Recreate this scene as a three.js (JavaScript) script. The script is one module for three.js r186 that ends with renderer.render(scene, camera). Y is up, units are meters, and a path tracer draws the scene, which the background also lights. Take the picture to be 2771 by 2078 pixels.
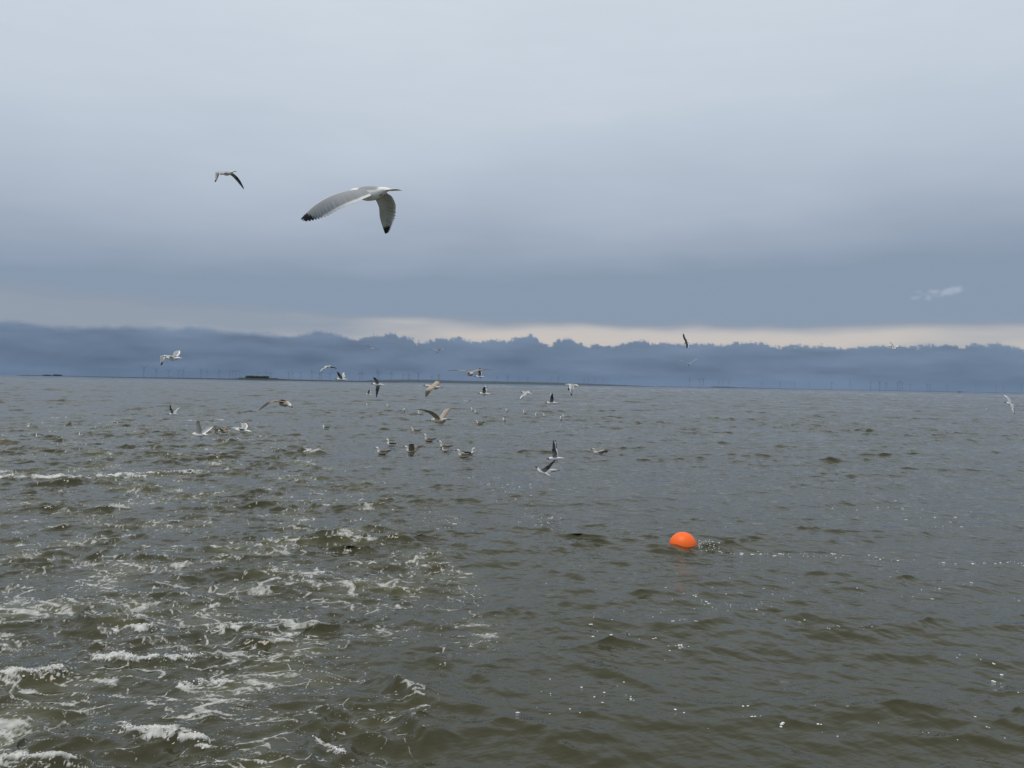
import * as THREE from 'three';
import { mergeGeometries } from 'three/addons/utils/BufferGeometryUtils.js';
import { createNoise2D, createNoise3D } from 'simplex-noise';

// ------------------------------------------------------------------ camera, sky, sun, exposure
const W0 = 2771, H0 = 2078, F0 = 2150, EYE = 2.7;           // photograph size and focal length in its pixels, eye height above the sea
const scene = new THREE.Scene();
const camera = new THREE.PerspectiveCamera(2 * Math.atan(H0 / 2 / F0) * 180 / Math.PI, W0 / H0, 0.3, 60000);
camera.position.set(0, EYE, 0);
camera.rotation.set(0, 0, 0.0177);
camera.updateMatrixWorld(true);
const renderer = new THREE.WebGLRenderer({ antialias: true });
renderer.toneMapping = THREE.LinearToneMapping;
renderer.toneMappingExposure = 1;
renderer.shadowMap.enabled = true;

function rng(seed) { let s = seed >>> 0; return () => { s = (s + 0x6D2B79F5) | 0; let t = Math.imul(s ^ (s >>> 15), 1 | s); t = (t + Math.imul(t ^ (t >>> 7), 61 | t)) ^ t; return ((t ^ (t >>> 14)) >>> 0) / 4294967296; }; }
const noiseA = createNoise2D(rng(11)), noiseB = createNoise2D(rng(23)), noiseC = createNoise2D(rng(37)), noise3 = createNoise3D(rng(53));
const clamp = (x, a, b) => Math.min(b, Math.max(a, x)), lerp = (a, b, t) => a + (b - a) * t;
const sstep = (a, b, x) => { const t = clamp((x - a) / (b - a), 0, 1); return t * t * (3 - 2 * t); };
const table = (rows, x) => {                                // rows of [x, y...]: piecewise linear
  if (x <= rows[0][0]) return rows[0].slice(1);
  for (let i = 1; i < rows.length; i++) if (x <= rows[i][0]) { const a = rows[i - 1], b = rows[i], t = (x - a[0]) / (b[0] - a[0]); return a.slice(1).map((v, k) => lerp(v, b[k + 1], t)); }
  return rows[rows.length - 1].slice(1);
};
const lin = (v) => { v /= 255; return v <= 0.04045 ? v / 12.92 : Math.pow((v + 0.055) / 1.055, 2.4); };

const fbm3 = (x, y, z, n) => { let s = 0, a = 0.5; for (let i = 0; i < n; i++) { s += a * noise3(x, y, z); x *= 2.03; y *= 2.03; z *= 2.03; a *= 0.5; } return s; };
function bankTop(az) {                                      // height in degrees of the low cloud bank; rounder to the left, ragged puffs to the right
  const t = az * Math.PI / 180, x = Math.sin(t), z = -Math.cos(t), crisp = sstep(-0.35, -0.1, x);
  const swell = 3.12 - 0.38 * x + 0.3 * fbm3(x * 3.5, 2, z * 3.5, 2), billow = 0.22 * fbm3(x * 11, 0.7, z * 11 + 7, 3);
  const bold = 0.35 + 0.65 * sstep(-0.4, 0.5, noise3(x * 6, 9, z * 6)), round = (f, o) => Math.abs(noise3(x * f, o, z * f));       // rounded heads of cloud
  const tuft = bold * (0.95 * round(13, 1) * (0.35 + round(5, 4)) + 0.34 * round(31, 2) + 0.17 * round(74, 3)) + 0.07 * round(160, 5) + 0.06 * noise3(x * 340, 5, z * 340) - 0.2;
  return swell + billow + crisp * tuft - 0.1;
}
{ // overcast sky: a pale deck that darkens towards its base, a thin warm gap, a ragged blue-grey bank on the horizon
  const W = 4096, H = 2048, data = new Float32Array(W * H * 4);
  const deck = [[3, 124, 141, 162], [5.4, 124, 141, 162], [6.8, 134, 150, 170], [8.9, 152, 166, 184], [11.5, 169, 181, 197], [15.3, 184, 196, 210], [19, 195, 206, 218], [26, 205, 214, 225], [40, 211, 217, 223], [90, 216, 219, 221]];
  const fbm = fbm3;
  for (let row = 0; row < H; row++) {
    const el = ((row + 0.5) / H - 0.5) * 180, ce = Math.cos(el * Math.PI / 180);
    for (let col = 0; col < W; col++) {
      const k = (row * W + col) * 4;
      data[k + 3] = 1;
      if (el <= 0) { data[k] = 0.2; data[k + 1] = 0.225; data[k + 2] = 0.235; continue; }
      const th = ((col + 0.5) / W - 0.5) * 2 * Math.PI, x = Math.cos(th) * ce, z = Math.sin(th) * ce, y = Math.sin(el * Math.PI / 180);
      const az = Math.atan2(x, -z) * 180 / Math.PI, side = Math.sin(az * Math.PI / 180);       // 0 ahead, + to the right
      let r, g, b;
      if (el < 32) {
        const soft = fbm(x * 2.0 + 5, y * 5.5, z * 2.0, 3);
        const e = el - side * 1.6 + soft * (0.7 + el * 0.08);
        [r, g, b] = table(deck, Math.max(e, 3.2));
        const wisp = fbm(x * 9, y * 50, z * 9 + 3, 3) * (el < 12 ? 2.4 : 1.6);
        r += wisp; g += wisp; b += wisp;
        if (el < 9) {
          const base = 4.25 - 0.35 * side + 0.5 * fbm(x * 5 + 9, y * 20, z * 5, 3) + (side < -0.2 ? (-0.2 - side) * 3 : 0);
          const top = 3.28 - 0.38 * side;
          const gapness = sstep(base + 0.75, base - 0.55, el);
          const warm = clamp(0.12 + 1.3 * sstep(-0.5, 0.25, side) * (1 - 0.55 * sstep(0.36, 0.56, side)) + 0.5 * fbm(x * 4 + 2, y * 30, z * 4, 3), 0.22, 1.15);
          const low = sstep(base, top, el);
          const gc = [lerp(150, 188, warm) + low * 6 * warm, lerp(160, 187, warm) + low * 3 * warm, lerp(174, 188, warm) - low * 1 * warm];
          const gm = gapness * clamp(0.55 + 0.45 * warm, 0, 1);
          r = lerp(r, gc[0], gm); g = lerp(g, gc[1], gm); b = lerp(b, gc[2], gm);
          // ragged top of the bank; rounder and softer to the left
          const crisp = sstep(-0.35, -0.1, side);
          const edge = bankTop(az) - 0.1, blur = 0.25;
          const bm = sstep(edge + blur, edge - blur, el);
          const deep = sstep(edge, edge - 1.6, el), str = fbm(x * 5, y * 60 + 4, z * 5, 3) * 5;
          let br = lerp(132, 113, deep) - 7 * side + str, bg = lerp(146, 133, deep) - 4 * side + str, bb = lerp(168, 159, deep) + str;
          const toSea = sstep(1.3, 0, el); br = lerp(br, 116 - 6 * side, toSea); bg = lerp(bg, 136 - 4 * side, toSea); bb = lerp(bb, 156, toSea);
          r = lerp(r, br, bm); g = lerp(g, bg, bm); b = lerp(b, bb, bm);
          // one small pale wisp under the deck
          const wx = (az - 28.1) / 1.9, wy = (el - 6.25 - (az - 28.1) * 0.13) / 0.45, wn = fbm(x * 60, y * 120, z * 60, 3);
          const wm = clamp(1 - wx * wx - wy * wy + wn * 1.1 - 0.1, 0, 1) * 0.8;
          r = lerp(r, 172, wm); g = lerp(g, 183, wm); b = lerp(b, 200, wm);
        }
      } else [r, g, b] = table(deck, el);
      data[k] = lin(r); data[k + 1] = lin(g); data[k + 2] = lin(b);
    }
  }
  const sky = new THREE.DataTexture(data, W, H, THREE.RGBAFormat, THREE.FloatType);
  sky.mapping = THREE.EquirectangularReflectionMapping;
  sky.magFilter = sky.minFilter = THREE.LinearFilter;
  sky.needsUpdate = true;
  scene.background = sky;
  scene.environment = sky;
}
const sun = new THREE.DirectionalLight(0xfff4e6, 1.5);
sun.position.set(-16, 60, 14);
sun.shadow.radius = 32;
sun.castShadow = true;
sun.shadow.mapSize.set(4096, 4096);
Object.assign(sun.shadow.camera, { left: -60, right: 60, top: 60, bottom: -60, near: 1, far: 220 });
scene.add(sun);
scene.fog = new THREE.FogExp2(new THREE.Color().setRGB(0.45, 0.62, 0.95), 0.000014);

// ------------------------------------------------------------------ helpers
const used = {};
const numbered = (n) => { const k = used[n] = (used[n] ?? -1) + 1; return k ? n + '_' + String(k).padStart(3, '0') : n; };
const shade = (o) => { o.traverse((c) => { if (c.isMesh) { c.castShadow = true; c.receiveShadow = true; } }); return o; };
function add(o, name, label, category, extra = {}) { o.name = numbered(name); o.userData = { label, category, ...extra }; scene.add(shade(o)); return o; }
function part(parent, name, geometry, material) { const m = new THREE.Mesh(geometry, material); m.name = name; parent.add(m); return m; }
const ray = (px, py) => new THREE.Vector3((px - W0 / 2) / F0, (H0 / 2 - py) / F0, -1).applyQuaternion(camera.quaternion);
const onSea = (px, py) => { const v = ray(px, py), t = -EYE / v.y; return [v.x * t, v.z * t]; };          // where a pixel's ray meets the sea
const atDepth = (px, py, d) => ray(px, py).multiplyScalar(d).add(camera.position);
const rgb = (r, g, b) => new THREE.Color().setRGB(r, g, b);

// ------------------------------------------------------------------ sea surface
const waves = [], turb = [];
{
  const R = rng(7), gauss = () => Math.sqrt(-2 * Math.log(R() + 1e-9)) * Math.cos(6.28318 * R());
  const put = (L, a0, slope, chop) => { const k = 6.28318 / L; waves.push({ L, kx: k * Math.cos(a0), kz: k * Math.sin(a0), dx: chop * Math.cos(a0), dz: chop * Math.sin(a0), a: slope / k, ph: R() * 6.28318 }); };
  for (let i = 0; i < 14; i++) put(7 * Math.pow(60 / 7, (i + R()) / 14), 1.35 + gauss() * 0.3, 0.014, 1);                // long far waves
  for (let i = 0; i < 12; i++) put(2.6 * Math.pow(7 / 2.6, (i + R()) / 12), 1.3 + gauss() * 0.35, 0.012, 1);            // low swell
  for (let i = 0; i < 30; i++) put(0.95 * Math.pow(2.6 / 0.95, (i + R()) / 30), 1.38 + gauss() * 0.5, 0.0128, 1.6);    // chop
  for (let i = 0; i < 56; i++) put(0.14 * Math.pow(0.95 / 0.14, (i + R()) / 56), 1.4 + gauss() * 0.55, 0.043, 1.6);     // short wind wavelets, steepest on the crests
  for (let i = 0; i < 50; i++) {
    const L = 0.13 * Math.pow(2.0 / 0.13, (i + R()) / 50), a0 = 1.45 + gauss() * 0.8, k = 6.28318 / L;
    turb.push({ L, kx: k * Math.cos(a0), kz: k * Math.sin(a0), dx: Math.cos(a0), dz: Math.sin(a0), a: (L < 0.45 ? 0.068 : L < 0.9 ? 0.04 : 0.027) / k, ph: R() * 6.28318 });
  }
}
const wakeEdge = [[2, -0.1], [5.7, -0.55], [7, -0.75], [8.2, -0.3], [9.5, -0.25], [12, -0.8], [17, -1.9], [22.5, -4.2], [30.5, -7.4], [47, -14], [70, -25], [120, -48]];
const wakeFar = [[2, -60], [28, -44], [36, -28], [47, -27], [70, -42], [120, -75]];
function wake(x, z) {                                       // 1 inside the churned water behind the boat
  const d = -z;
  if (d > 110) return 0;
  const xb = table(wakeEdge, d)[0], xl = table(wakeFar, d)[0], n = noiseA(x * 0.55, z * 0.4) * (0.28 + d * 0.02) + noiseB(x * 1.7, z * 1.3) * 0.14, w = 0.35 + d * 0.05;
  return sstep(xb + w + n, xb - w + n, x) * sstep(xl - 3, xl + 3, x) * sstep(100, 26, d);
}
// crests that can be picked out in the picture, plus added ones before the buoy: ends on the sea, height, half width
const ridges = [];
const ridge = (x0, y0, x1, y1, h, w, foam = 0) => { const [ax, az] = onSea(x0, y0), [bx, bz] = onSea(x1, y1); const e = Math.hypot(bx - ax, bz - az) * 0.4 + w * 3.2; ridges.push({ ax, az, bx, bz, h, w, foam, x0: Math.min(ax, bx) - e, x1: Math.max(ax, bx) + e, z0: Math.min(az, bz) - e, z1: Math.max(az, bz) + e }); };
ridge(-120, 1296, 250, 1300, 0.128, 0.42, 1); ridge(250, 1298, 380, 1285, 0.12, 0.4, 1); ridge(380, 1285, 560, 1278, 0.105, 0.4, 0.9);
ridge(800, 1222, 880, 1228, 0.165, 0.34, 1); ridge(590, 1196, 720, 1192, 0.09, 0.3, 0.6);
ridge(40, 1430, 330, 1422, 0.075, 0.3, 0.5); ridge(130, 1500, 420, 1512, 0.065, 0.21, 0.1);
ridge(245, 1786, 420, 1795, 0.075, 0.14, 1); ridge(420, 1795, 545, 1785, 0.0525, 0.12, 0.8);
ridge(-40, 1850, 170, 1838, 0.075, 0.16, 0.9); ridge(480, 1855, 620, 1848, 0.0525, 0.12, 0.7);
ridge(330, 1970, 480, 2000, 0.06, 0.12, 1); ridge(480, 2000, 550, 2030, 0.0525, 0.1, 0.9); ridge(850, 2005, 930, 2060, 0.0525, 0.1, 0.8);
ridge(10, 2062, 200, 2085, 0.06, 0.12, 0.9); ridge(1090, 1960, 1190, 2035, 0.075, 0.12, 0.35); ridge(1015, 1840, 1150, 1905, 0.075, 0.13, 0.45);
ridge(1150, 1780, 1330, 1850, 0.035, 0.084, 0.1); ridge(270, 1700, 420, 1706, 0.06, 0.15, 0.8); ridge(560, 1712, 700, 1690, 0.0525, 0.15, 0.7);
ridge(1540, 1800, 1660, 1815, 0.035, 0.14); ridge(1660, 1815, 1775, 1860, 0.045, 0.119); ridge(2080, 1535, 2290, 1575, 0.045, 0.224); ridge(1010, 1470, 1300, 1480, 0.05, 0.252);
ridge(1330, 1425, 1550, 1440, 0.045, 0.21); ridge(1480, 1535, 1560, 1560, 0.035, 0.14); ridge(1320, 1995, 1480, 1975, 0.04, 0.14); ridge(1500, 2010, 1680, 2000, 0.035, 0.14);
ridge(2050, 1755, 2560, 1780, 0.035, 0.182); ridge(2220, 1890, 2560, 1930, 0.03, 0.14); ridge(2400, 1990, 2760, 2010, 0.03, 0.126); ridge(0, 1985, 190, 1975, -0.045, 0.21);
ridge(300, 1900, 60, 1930, -0.03, 0.196); ridge(40, 2000, 300, 2010, 0.035, 0.112); ridge(1640, 1435, 1800, 1462, 0.05, 0.063, 0.12); ridge(1890, 1482, 2045, 1463, 0.05, 0.07, 0.2); ridge(1760, 1480, 1860, 1494, 0.06, 0.14);
ridge(1765, 1492, 1900, 1498, 0.06, 0.09); ridge(1780, 1512, 1930, 1520, 0.03, 0.06); ridge(1740, 1530, 1890, 1538, 0.028, 0.06); ridge(1800, 1552, 1940, 1556, 0.025, 0.06); ridge(1770, 1576, 1900, 1572, 0.025, 0.07);  // bow hump, then added ridges that break up the buoy reflection
const BUOY = onSea(1848, 1472);
const cutAt = (r) => 2.6 * ringStep(r);
function ringStep(r) { return r < 5 ? 0.034 : r < 60 ? lerp(0.034, 0.17, Math.pow((r - 5) / 55, 0.9)) : r < 250 ? lerp(0.17, 0.55, (r - 60) / 190) : 0.55 * Math.pow(r / 250, 2); }
const RG = [0, 0];                                          // height and froth of the ridges
function ridgeAt(u, v) {
  let y = 0, rf = 0;
  for (const q of ridges) {
    if (u < q.x0 || u > q.x1 || v < q.z0 || v > q.z1) continue;
    const ex = q.bx - q.ax, ez = q.bz - q.az, len = Math.hypot(ex, ez), t = ((u - q.ax) * ex + (v - q.az) * ez) / (len * len);
    if (t < -0.4 || t > 1.4) continue;
    const off = ((u - q.ax) * ez - (v - q.az) * ex) / len + 0.35 * q.w * noiseB(u * 0.44 / q.w, v * 0.44 / q.w);
    if (Math.abs(off) > q.w * 3) continue;
    const along = sstep(-0.3, 0.25, t) * sstep(1.3, 0.75, t), steep = off < 0 ? 0.62 : 1.15, g = Math.exp(-Math.pow(off / (q.w * steep), 2)) * along * (0.8 + 0.4 * noiseA(u * 1.6, v * 1.6));
    y += q.h * g;
    if (q.foam) rf = Math.max(rf, q.foam * Math.exp(-Math.pow((off - q.w * 0.12) / (q.w * 0.75), 2)) * along);
  }
  RG[0] = y; RG[1] = rf;
}
const P = new Float64Array(6);                              // result: x, y, z, wake, turbulence height, ridge foam
function surface(u, v, cut = cutAt(Math.hypot(u, v))) {
  const d = Math.hypot(u, v);
  let x = u, y = 0, z = v, tY = 0, rf = 0;
  const w = d < 115 ? wake(u, v) : 0;
  const calm = 0.82 + 0.3 * noiseA(u * 0.07 + 9, v * 0.05) + 0.22 * noiseB(u * 0.31, v * 0.22 + 4);
  const wu = u + 0.22 * noiseC(u * 0.45, v * 0.45), wv = v + 0.22 * noiseC(u * 0.45 + 31, v * 0.45);
  const swellAmp = calm * (1 + 2.4 * sstep(40, 170, d)), chopAmp = calm * (1 + 1.15 * sstep(16, 80, d) + 0.5 * sstep(90, 200, d)), peaked = lerp(1, 0.62, sstep(14, 45, d));
  const farAmp = 0.15 + 1.6 * sstep(150, 450, d) * sstep(6000, 2500, d);
  const burst = 0.5 + 0.8 * Math.pow(0.5 + 0.5 * noiseB(u * 0.8 + 7, v * 1.1), 2);
  let shortAmp = 0;
  for (const q of waves) {
    if (q.L < cut) continue;
    if (q.L > 7 && d < 60) continue;
    if (q.L < 0.95 && !shortAmp) shortAmp = calm * (1 + 0.75 * sstep(16, 60, d)) * burst * lerp(0.55, 1.4, sstep(-0.03, 0.07, y));
    const f = sstep(cut, cut * 1.5, q.L) * q.a * (q.L < 0.95 ? shortAmp : q.L < 2.6 ? chopAmp : q.L < 7 ? swellAmp : farAmp), p = q.kx * wu + q.kz * wv + q.ph, s = Math.sin(p) * peaked;
    y += f * Math.cos(p); x -= f * q.dx * s; z -= f * q.dz * s;
  }
  if (w > 0.01) {
    const boil = clamp(0.75 + 0.75 * noiseB(u * 0.42 + 3, v * 0.34), 0.18, 1.5), far = 1 + 0.5 * sstep(12, 30, d);
    const tu = u + 0.3 * noiseA(u * 0.9 + 4, v * 0.9) + 0.09 * noiseC(u * 3, v * 3), tv = v + 0.3 * noiseA(u * 0.9, v * 0.9 + 17) + 0.09 * noiseC(u * 3 + 9, v * 3);
    let tx = 0, tz = 0;
    for (const q of turb) {
      if (q.L < cut) continue;
      const f = q.a * boil * far * sstep(cut, cut * 1.5, q.L), p = q.kx * tu + q.kz * tv + q.ph, s = Math.sin(p);
      tY += f * Math.cos(p); tx -= f * q.dx * s; tz -= f * q.dz * s;
    }
    y += w * tY; x += w * 0.95 * peaked * tx; z += w * 0.95 * peaked * tz;
  }
  if (d < 60) { ridgeAt(u, v); y += RG[0]; rf = RG[1]; }
  P[0] = x; P[1] = y; P[2] = z; P[3] = w; P[4] = tY; P[5] = rf;
  return P;
}
function seaHeight(x, z) {                                  // undo the sideways part of the waves
  let u = x, v = z;
  for (let i = 0; i < 4; i++) { surface(u, v); u += x - P[0]; v += z - P[2]; }
  surface(u, v);
  return P[1];
}
const ripples = (() => {                                    // fine wind ripples: slopes of random plane waves on a tile of 7 m
  const N = 2048, T = 7, sx = new Float32Array(N * N), sz = new Float32Array(N * N), R = rng(99);
  const cx = new Float32Array(N), sxn = new Float32Array(N), cz = new Float32Array(N), szn = new Float32Array(N);
  for (let i = 0; i < 90; i++) {
    const L = 0.035 * Math.pow(0.55 / 0.035, R()), ang = 1.35 + (R() + R() + R() - 1.5) * 1.5;
    const m = Math.round(T / L * Math.cos(ang)), n = Math.round(T / L * Math.sin(ang));
    if (!m && !n) continue;
    const k = 6.28318 / T * Math.hypot(m, n), s = 0.0115 * Math.pow(L / 0.15, 0.15), ph = R() * 6.28318, gx = s * m / Math.hypot(m, n), gz = s * n / Math.hypot(m, n);
    for (let j = 0; j < N; j++) { const a = 6.283185307 * m * j / N + ph, b = 6.283185307 * n * j / N; cx[j] = Math.cos(a); sxn[j] = Math.sin(a); cz[j] = Math.cos(b); szn[j] = Math.sin(b); }
    for (let b = 0; b < N; b++) { const C = cz[b], S = szn[b]; for (let a = 0, o = b * N; a < N; a++, o++) { const v = sxn[a] * C + cx[a] * S; sx[o] += gx * v; sz[o] += gz * v; } }
  }
  const data = new Float32Array(N * N * 4);
  for (let o = 0; o < N * N; o++) {
    const l = 1 / Math.hypot(sx[o], sz[o], 1);
    data[o * 4] = sx[o] * l * 0.5 + 0.5; data[o * 4 + 1] = sz[o] * l * 0.5 + 0.5; data[o * 4 + 2] = l * 0.5 + 0.5; data[o * 4 + 3] = 1;
  }
  const t = new THREE.DataTexture(data, N, N, THREE.RGBAFormat, THREE.FloatType);
  t.wrapS = t.wrapT = THREE.RepeatWrapping; t.magFilter = THREE.LinearFilter; t.needsUpdate = true;
  return t;
})();
const seaMaterial = new THREE.MeshPhysicalMaterial({ color: rgb(0.044, 0.044, 0.022), vertexColors: true, roughness: 0.06, specularIntensity: 0.76, ior: 1.333, normalMap: ripples, normalScale: new THREE.Vector2(1.45, 1.45) });
{
  const angles = [], radii = [];
  for (let a = -62; a < -37.5; a += 0.7) angles.push(a);
  for (let a = -37.5; a < 37.5; a += 0.117) angles.push(a);
  for (let a = 37.5; a <= 62; a += 0.7) angles.push(a);
  for (let r = 3; r < 22000; r += ringStep(r)) radii.push(r);
  radii.push(24000);
  const A = angles.length, B = radii.length, pos = new Float32Array(A * B * 3), uv = new Float32Array(A * B * 2), col = new Float32Array(A * B * 3).fill(1), index = new Uint32Array((A - 1) * (B - 1) * 6);
  for (let j = 0, o = 0; j < B; j++) for (let i = 0; i < A; i++, o++) {
    const t = angles[i] * Math.PI / 180, r = radii[j];
    surface(r * Math.sin(t), -r * Math.cos(t), cutAt(r));
    pos[o * 3] = P[0]; pos[o * 3 + 1] = P[1]; pos[o * 3 + 2] = P[2];
    if (P[3] > 0.02) { const milk = 1 + 0.8 * P[3] * sstep(-0.1, 0.7, noiseC(P[0] * 0.36 + 2, P[2] * 0.34) * 0.6 + noiseA(P[0] * 0.85, P[2] + 7) * 0.55) + 0.1 * noiseB(P[0] * 3, P[2] * 3) * P[3]; col[o * 3] = col[o * 3 + 1] = milk; col[o * 3 + 2] = milk * 1.04; }   // air bubbles stirred into the wake
    uv[o * 2] = P[0] / 7; uv[o * 2 + 1] = -P[2] / 7;
  }
  for (let j = 0, o = 0; j < B - 1; j++) for (let i = 0; i < A - 1; i++) {
    const a = j * A + i, b = a + 1, c = a + A, d = c + 1;
    index[o++] = a; index[o++] = b; index[o++] = d; index[o++] = a; index[o++] = d; index[o++] = c;
  }
  const g = new THREE.BufferGeometry();
  g.setAttribute('position', new THREE.BufferAttribute(pos, 3)); g.setAttribute('uv', new THREE.BufferAttribute(uv, 2)); g.setAttribute('color', new THREE.BufferAttribute(col, 3)); g.setIndex(new THREE.BufferAttribute(index, 1));
  g.computeVertexNormals();
  add(new THREE.Mesh(g, seaMaterial), 'sea', 'murky grey-green sea with short choppy waves', 'sea', { kind: 'structure' });
}

// ------------------------------------------------------------------ foam of the wake: sheets of froth with their own outline and thickness
const froth = (() => { const N = 256, d = new Float32Array(N * N * 4), R = rng(5); for (let o = 0; o < N * N; o++) { const v = R(); d[o * 4] = d[o * 4 + 1] = d[o * 4 + 2] = v; d[o * 4 + 3] = 1; } const t = new THREE.DataTexture(d, N, N, THREE.RGBAFormat, THREE.FloatType); t.wrapS = t.wrapT = THREE.RepeatWrapping; t.magFilter = THREE.LinearFilter; t.needsUpdate = true; return t; })();
const foamMaterial = new THREE.MeshStandardMaterial({ color: 0xffffff, vertexColors: true, roughness: 0.8, transparent: true, bumpMap: froth, bumpScale: 0.003 });
const dropMaterial = new THREE.MeshStandardMaterial({ color: rgb(0.74, 0.76, 0.75), roughness: 0.5 });
function foamAmount(u, v) {                                 // above 0 where froth lies
  const d = Math.hypot(u, v), w = wake(u, v);
  ridgeAt(u, v);
  const rf = RG[1];
  if (w < 0.05 && rf < 0.05) return -1;
  const qu = u + 0.2 * noiseA(u * 1.1, v * 1.3 + 5), qv = v + 0.1 * noiseA(u * 0.9 + 12, v * 1.3) + 0.025 * noiseB(u * 3 + 6, v * 5);
  const fine = 1 / (1 + Math.max(0, d - 7) * 0.07), n1 = noiseB(qu * 0.45, qv * 2.3), n2 = noiseC(qu * 1.2 * fine, qv * 6.5 * fine), n4 = noiseA(qu * 2.6 * fine + 50, qv * 13 * fine + 3), n3 = noiseA(qu * 5 * fine, qv * 15 * fine);
  const patch = noiseC(u * 0.36 + 2, v * 0.34) * 0.6 + noiseA(u * 0.85, v * 1.0 + 7) * 0.55;
  const xb = table(wakeEdge, -v)[0], heavy = sstep(0.6, -2.2, u - xb) * lerp(1, 0.36, sstep(9, 20, d)), rim = Math.exp(-Math.pow((u - xb + 0.25) / 0.3, 2)) * sstep(14, 9, d);
  let dens = (0.15 + 0.46 * heavy + 0.62 * patch + 0.15 * rim) * sstep(0.1, 0.55, w);
  dens = clamp(Math.max(dens, rf * 1.25 + 0.35 * n2 - 0.25), 0, 1.2);
  if (dens < 0.06) return -1;
  const grain = 0.34 * fine * noiseB(u * 17, v * 30) + 0.26 * fine * fine * noiseC(u * 38, v * 60) + 0.3 * fine * n3 + 0.2 * noiseC(u * 1.7 + 40, v * 2.2);
  let f = Math.max(0.95 - Math.abs(n1) / (0.1 * dens), 0.85 - Math.abs(noiseC(qu * 0.75 + 20, qv * 3.3)) / (0.085 * dens), 0.75 - Math.abs(noiseB(qu * 1.3 + 70, qv * 5.6)) / (0.11 * dens), (n2 - lerp(1, 0.42, dens)) * 2.6, (n4 - lerp(1.05, 0.5, dens)) * 2.2, rf > 0.3 ? 1.0 * rf - 0.45 + 0.35 * n3 + 0.35 * n2 : -1) + grain - 0.25 + 0.25 * (dens - 0.5);
  return f + 0.32;
}
{
  const radii = [], a0 = -0.66, a1 = 0.16, da = 0.0009, A = Math.floor((a1 - a0) / da);
  for (let r = 4.3; r < 60; r += clamp(r * r / 2150 * 0.75, 0.011, 0.4)) radii.push(r);
  const B = radii.length, f = new Float32Array(A * B), uvAt = (i, j) => { const t = a0 + i * da; return [radii[j] * Math.sin(t), -radii[j] * Math.cos(t)]; };
  for (let j = 0; j < B; j++) for (let i = 0; i < A; i++) { const [u, v] = uvAt(i, j); f[j * A + i] = foamAmount(u, v); }
  const pos = [], col = [], uv = [], index = [], seen = new Map();
  const vert = (key, i, j, m) => {
    if (seen.has(key)) return seen.get(key);
    const i0 = Math.floor(i), j0 = Math.floor(j), t = a0 + i * da, r = lerp(radii[j0], radii[Math.min(B - 1, j0 + 1)], j - j0), u = r * Math.sin(t), v = -r * Math.cos(t);
    surface(u, v);
    const rf = P[5], near = r < 16 ? 1 : 0.4, k = m - 0.32, h = 0.0012 + (k <= 0 ? 0 : 0.0018 + Math.min(k, 0.5) * 0.002 + rf * Math.min(k, 0.5) * (0.02 + near * (0.022 * noiseB(u * 26, v * 26) + 0.014 * noiseA(u * 60, v * 60))));
    const dense = 0.64, thin = clamp(sstep(0.02, 0.85, m + 0.12 * noiseA(u * 40, v * 40) + 0.12 * rf) * (0.66 + 0.25 * noiseB(u * 9, v * 11) + 0.3 * rf), 0, 0.94) * (m <= 0 ? 0 : 1);      // thin froth lets the water show through
    pos.push(P[0], P[1] + h, P[2]); col.push(dense * 0.98, dense, dense * 0.965, thin); uv.push(P[0] * 2, P[2] * 2);
    seen.set(key, pos.length / 3 - 1);
    return pos.length / 3 - 1;
  };
  for (let j = 0; j < B - 1; j++) for (let i = 0; i < A - 1; i++) {
    const c = [[i, j], [i + 1, j], [i + 1, j + 1], [i, j + 1]], m = c.map(([a, b]) => f[b * A + a]);
    if (!m.some((x) => x > 0)) continue;
    const poly = [];
    for (let k = 0; k < 4; k++) {
      const n = (k + 1) & 3, [ia, ja] = c[k], [ib, jb] = c[n];
      if (m[k] > 0) poly.push(vert(ja * A + ia, ia, ja, m[k]));
      if ((m[k] > 0) !== (m[n] > 0)) { const t = m[k] / (m[k] - m[n]), lo = Math.min(ja * A + ia, jb * A + ib), key = 1e8 + lo * 2 + (ja === jb ? 0 : 1); poly.push(vert(key, lerp(ia, ib, t), lerp(ja, jb, t), 0)); }
    }
    for (let k = 2; k < poly.length; k++) index.push(poly[0], poly[k - 1], poly[k]);
  }
  const g = new THREE.BufferGeometry();
  g.setAttribute('position', new THREE.Float32BufferAttribute(pos, 3)); g.setAttribute('color', new THREE.Float32BufferAttribute(col, 4)); g.setAttribute('uv', new THREE.Float32BufferAttribute(uv, 2)); g.setIndex(index);
  g.computeVertexNormals();
  add(new THREE.Mesh(g, foamMaterial), 'sea_foam', 'lacy white foam streaks churned up in the boat wake', 'foam', { kind: 'stuff' });
}
const drop = new THREE.IcosahedronGeometry(1, 1);
function scatter(name, label, category, list, material = dropMaterial) {   // list of [x, y, z, sx, sy, sz]
  const m = new THREE.InstancedMesh(drop, material, list.length), q = new THREE.Matrix4();
  list.forEach(([x, y, z, sx, sy, sz], i) => m.setMatrixAt(i, q.makeScale(sx, sy, sz).setPosition(x, y, z)));
  return add(m, name, label, category, { kind: 'stuff' });
}
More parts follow.
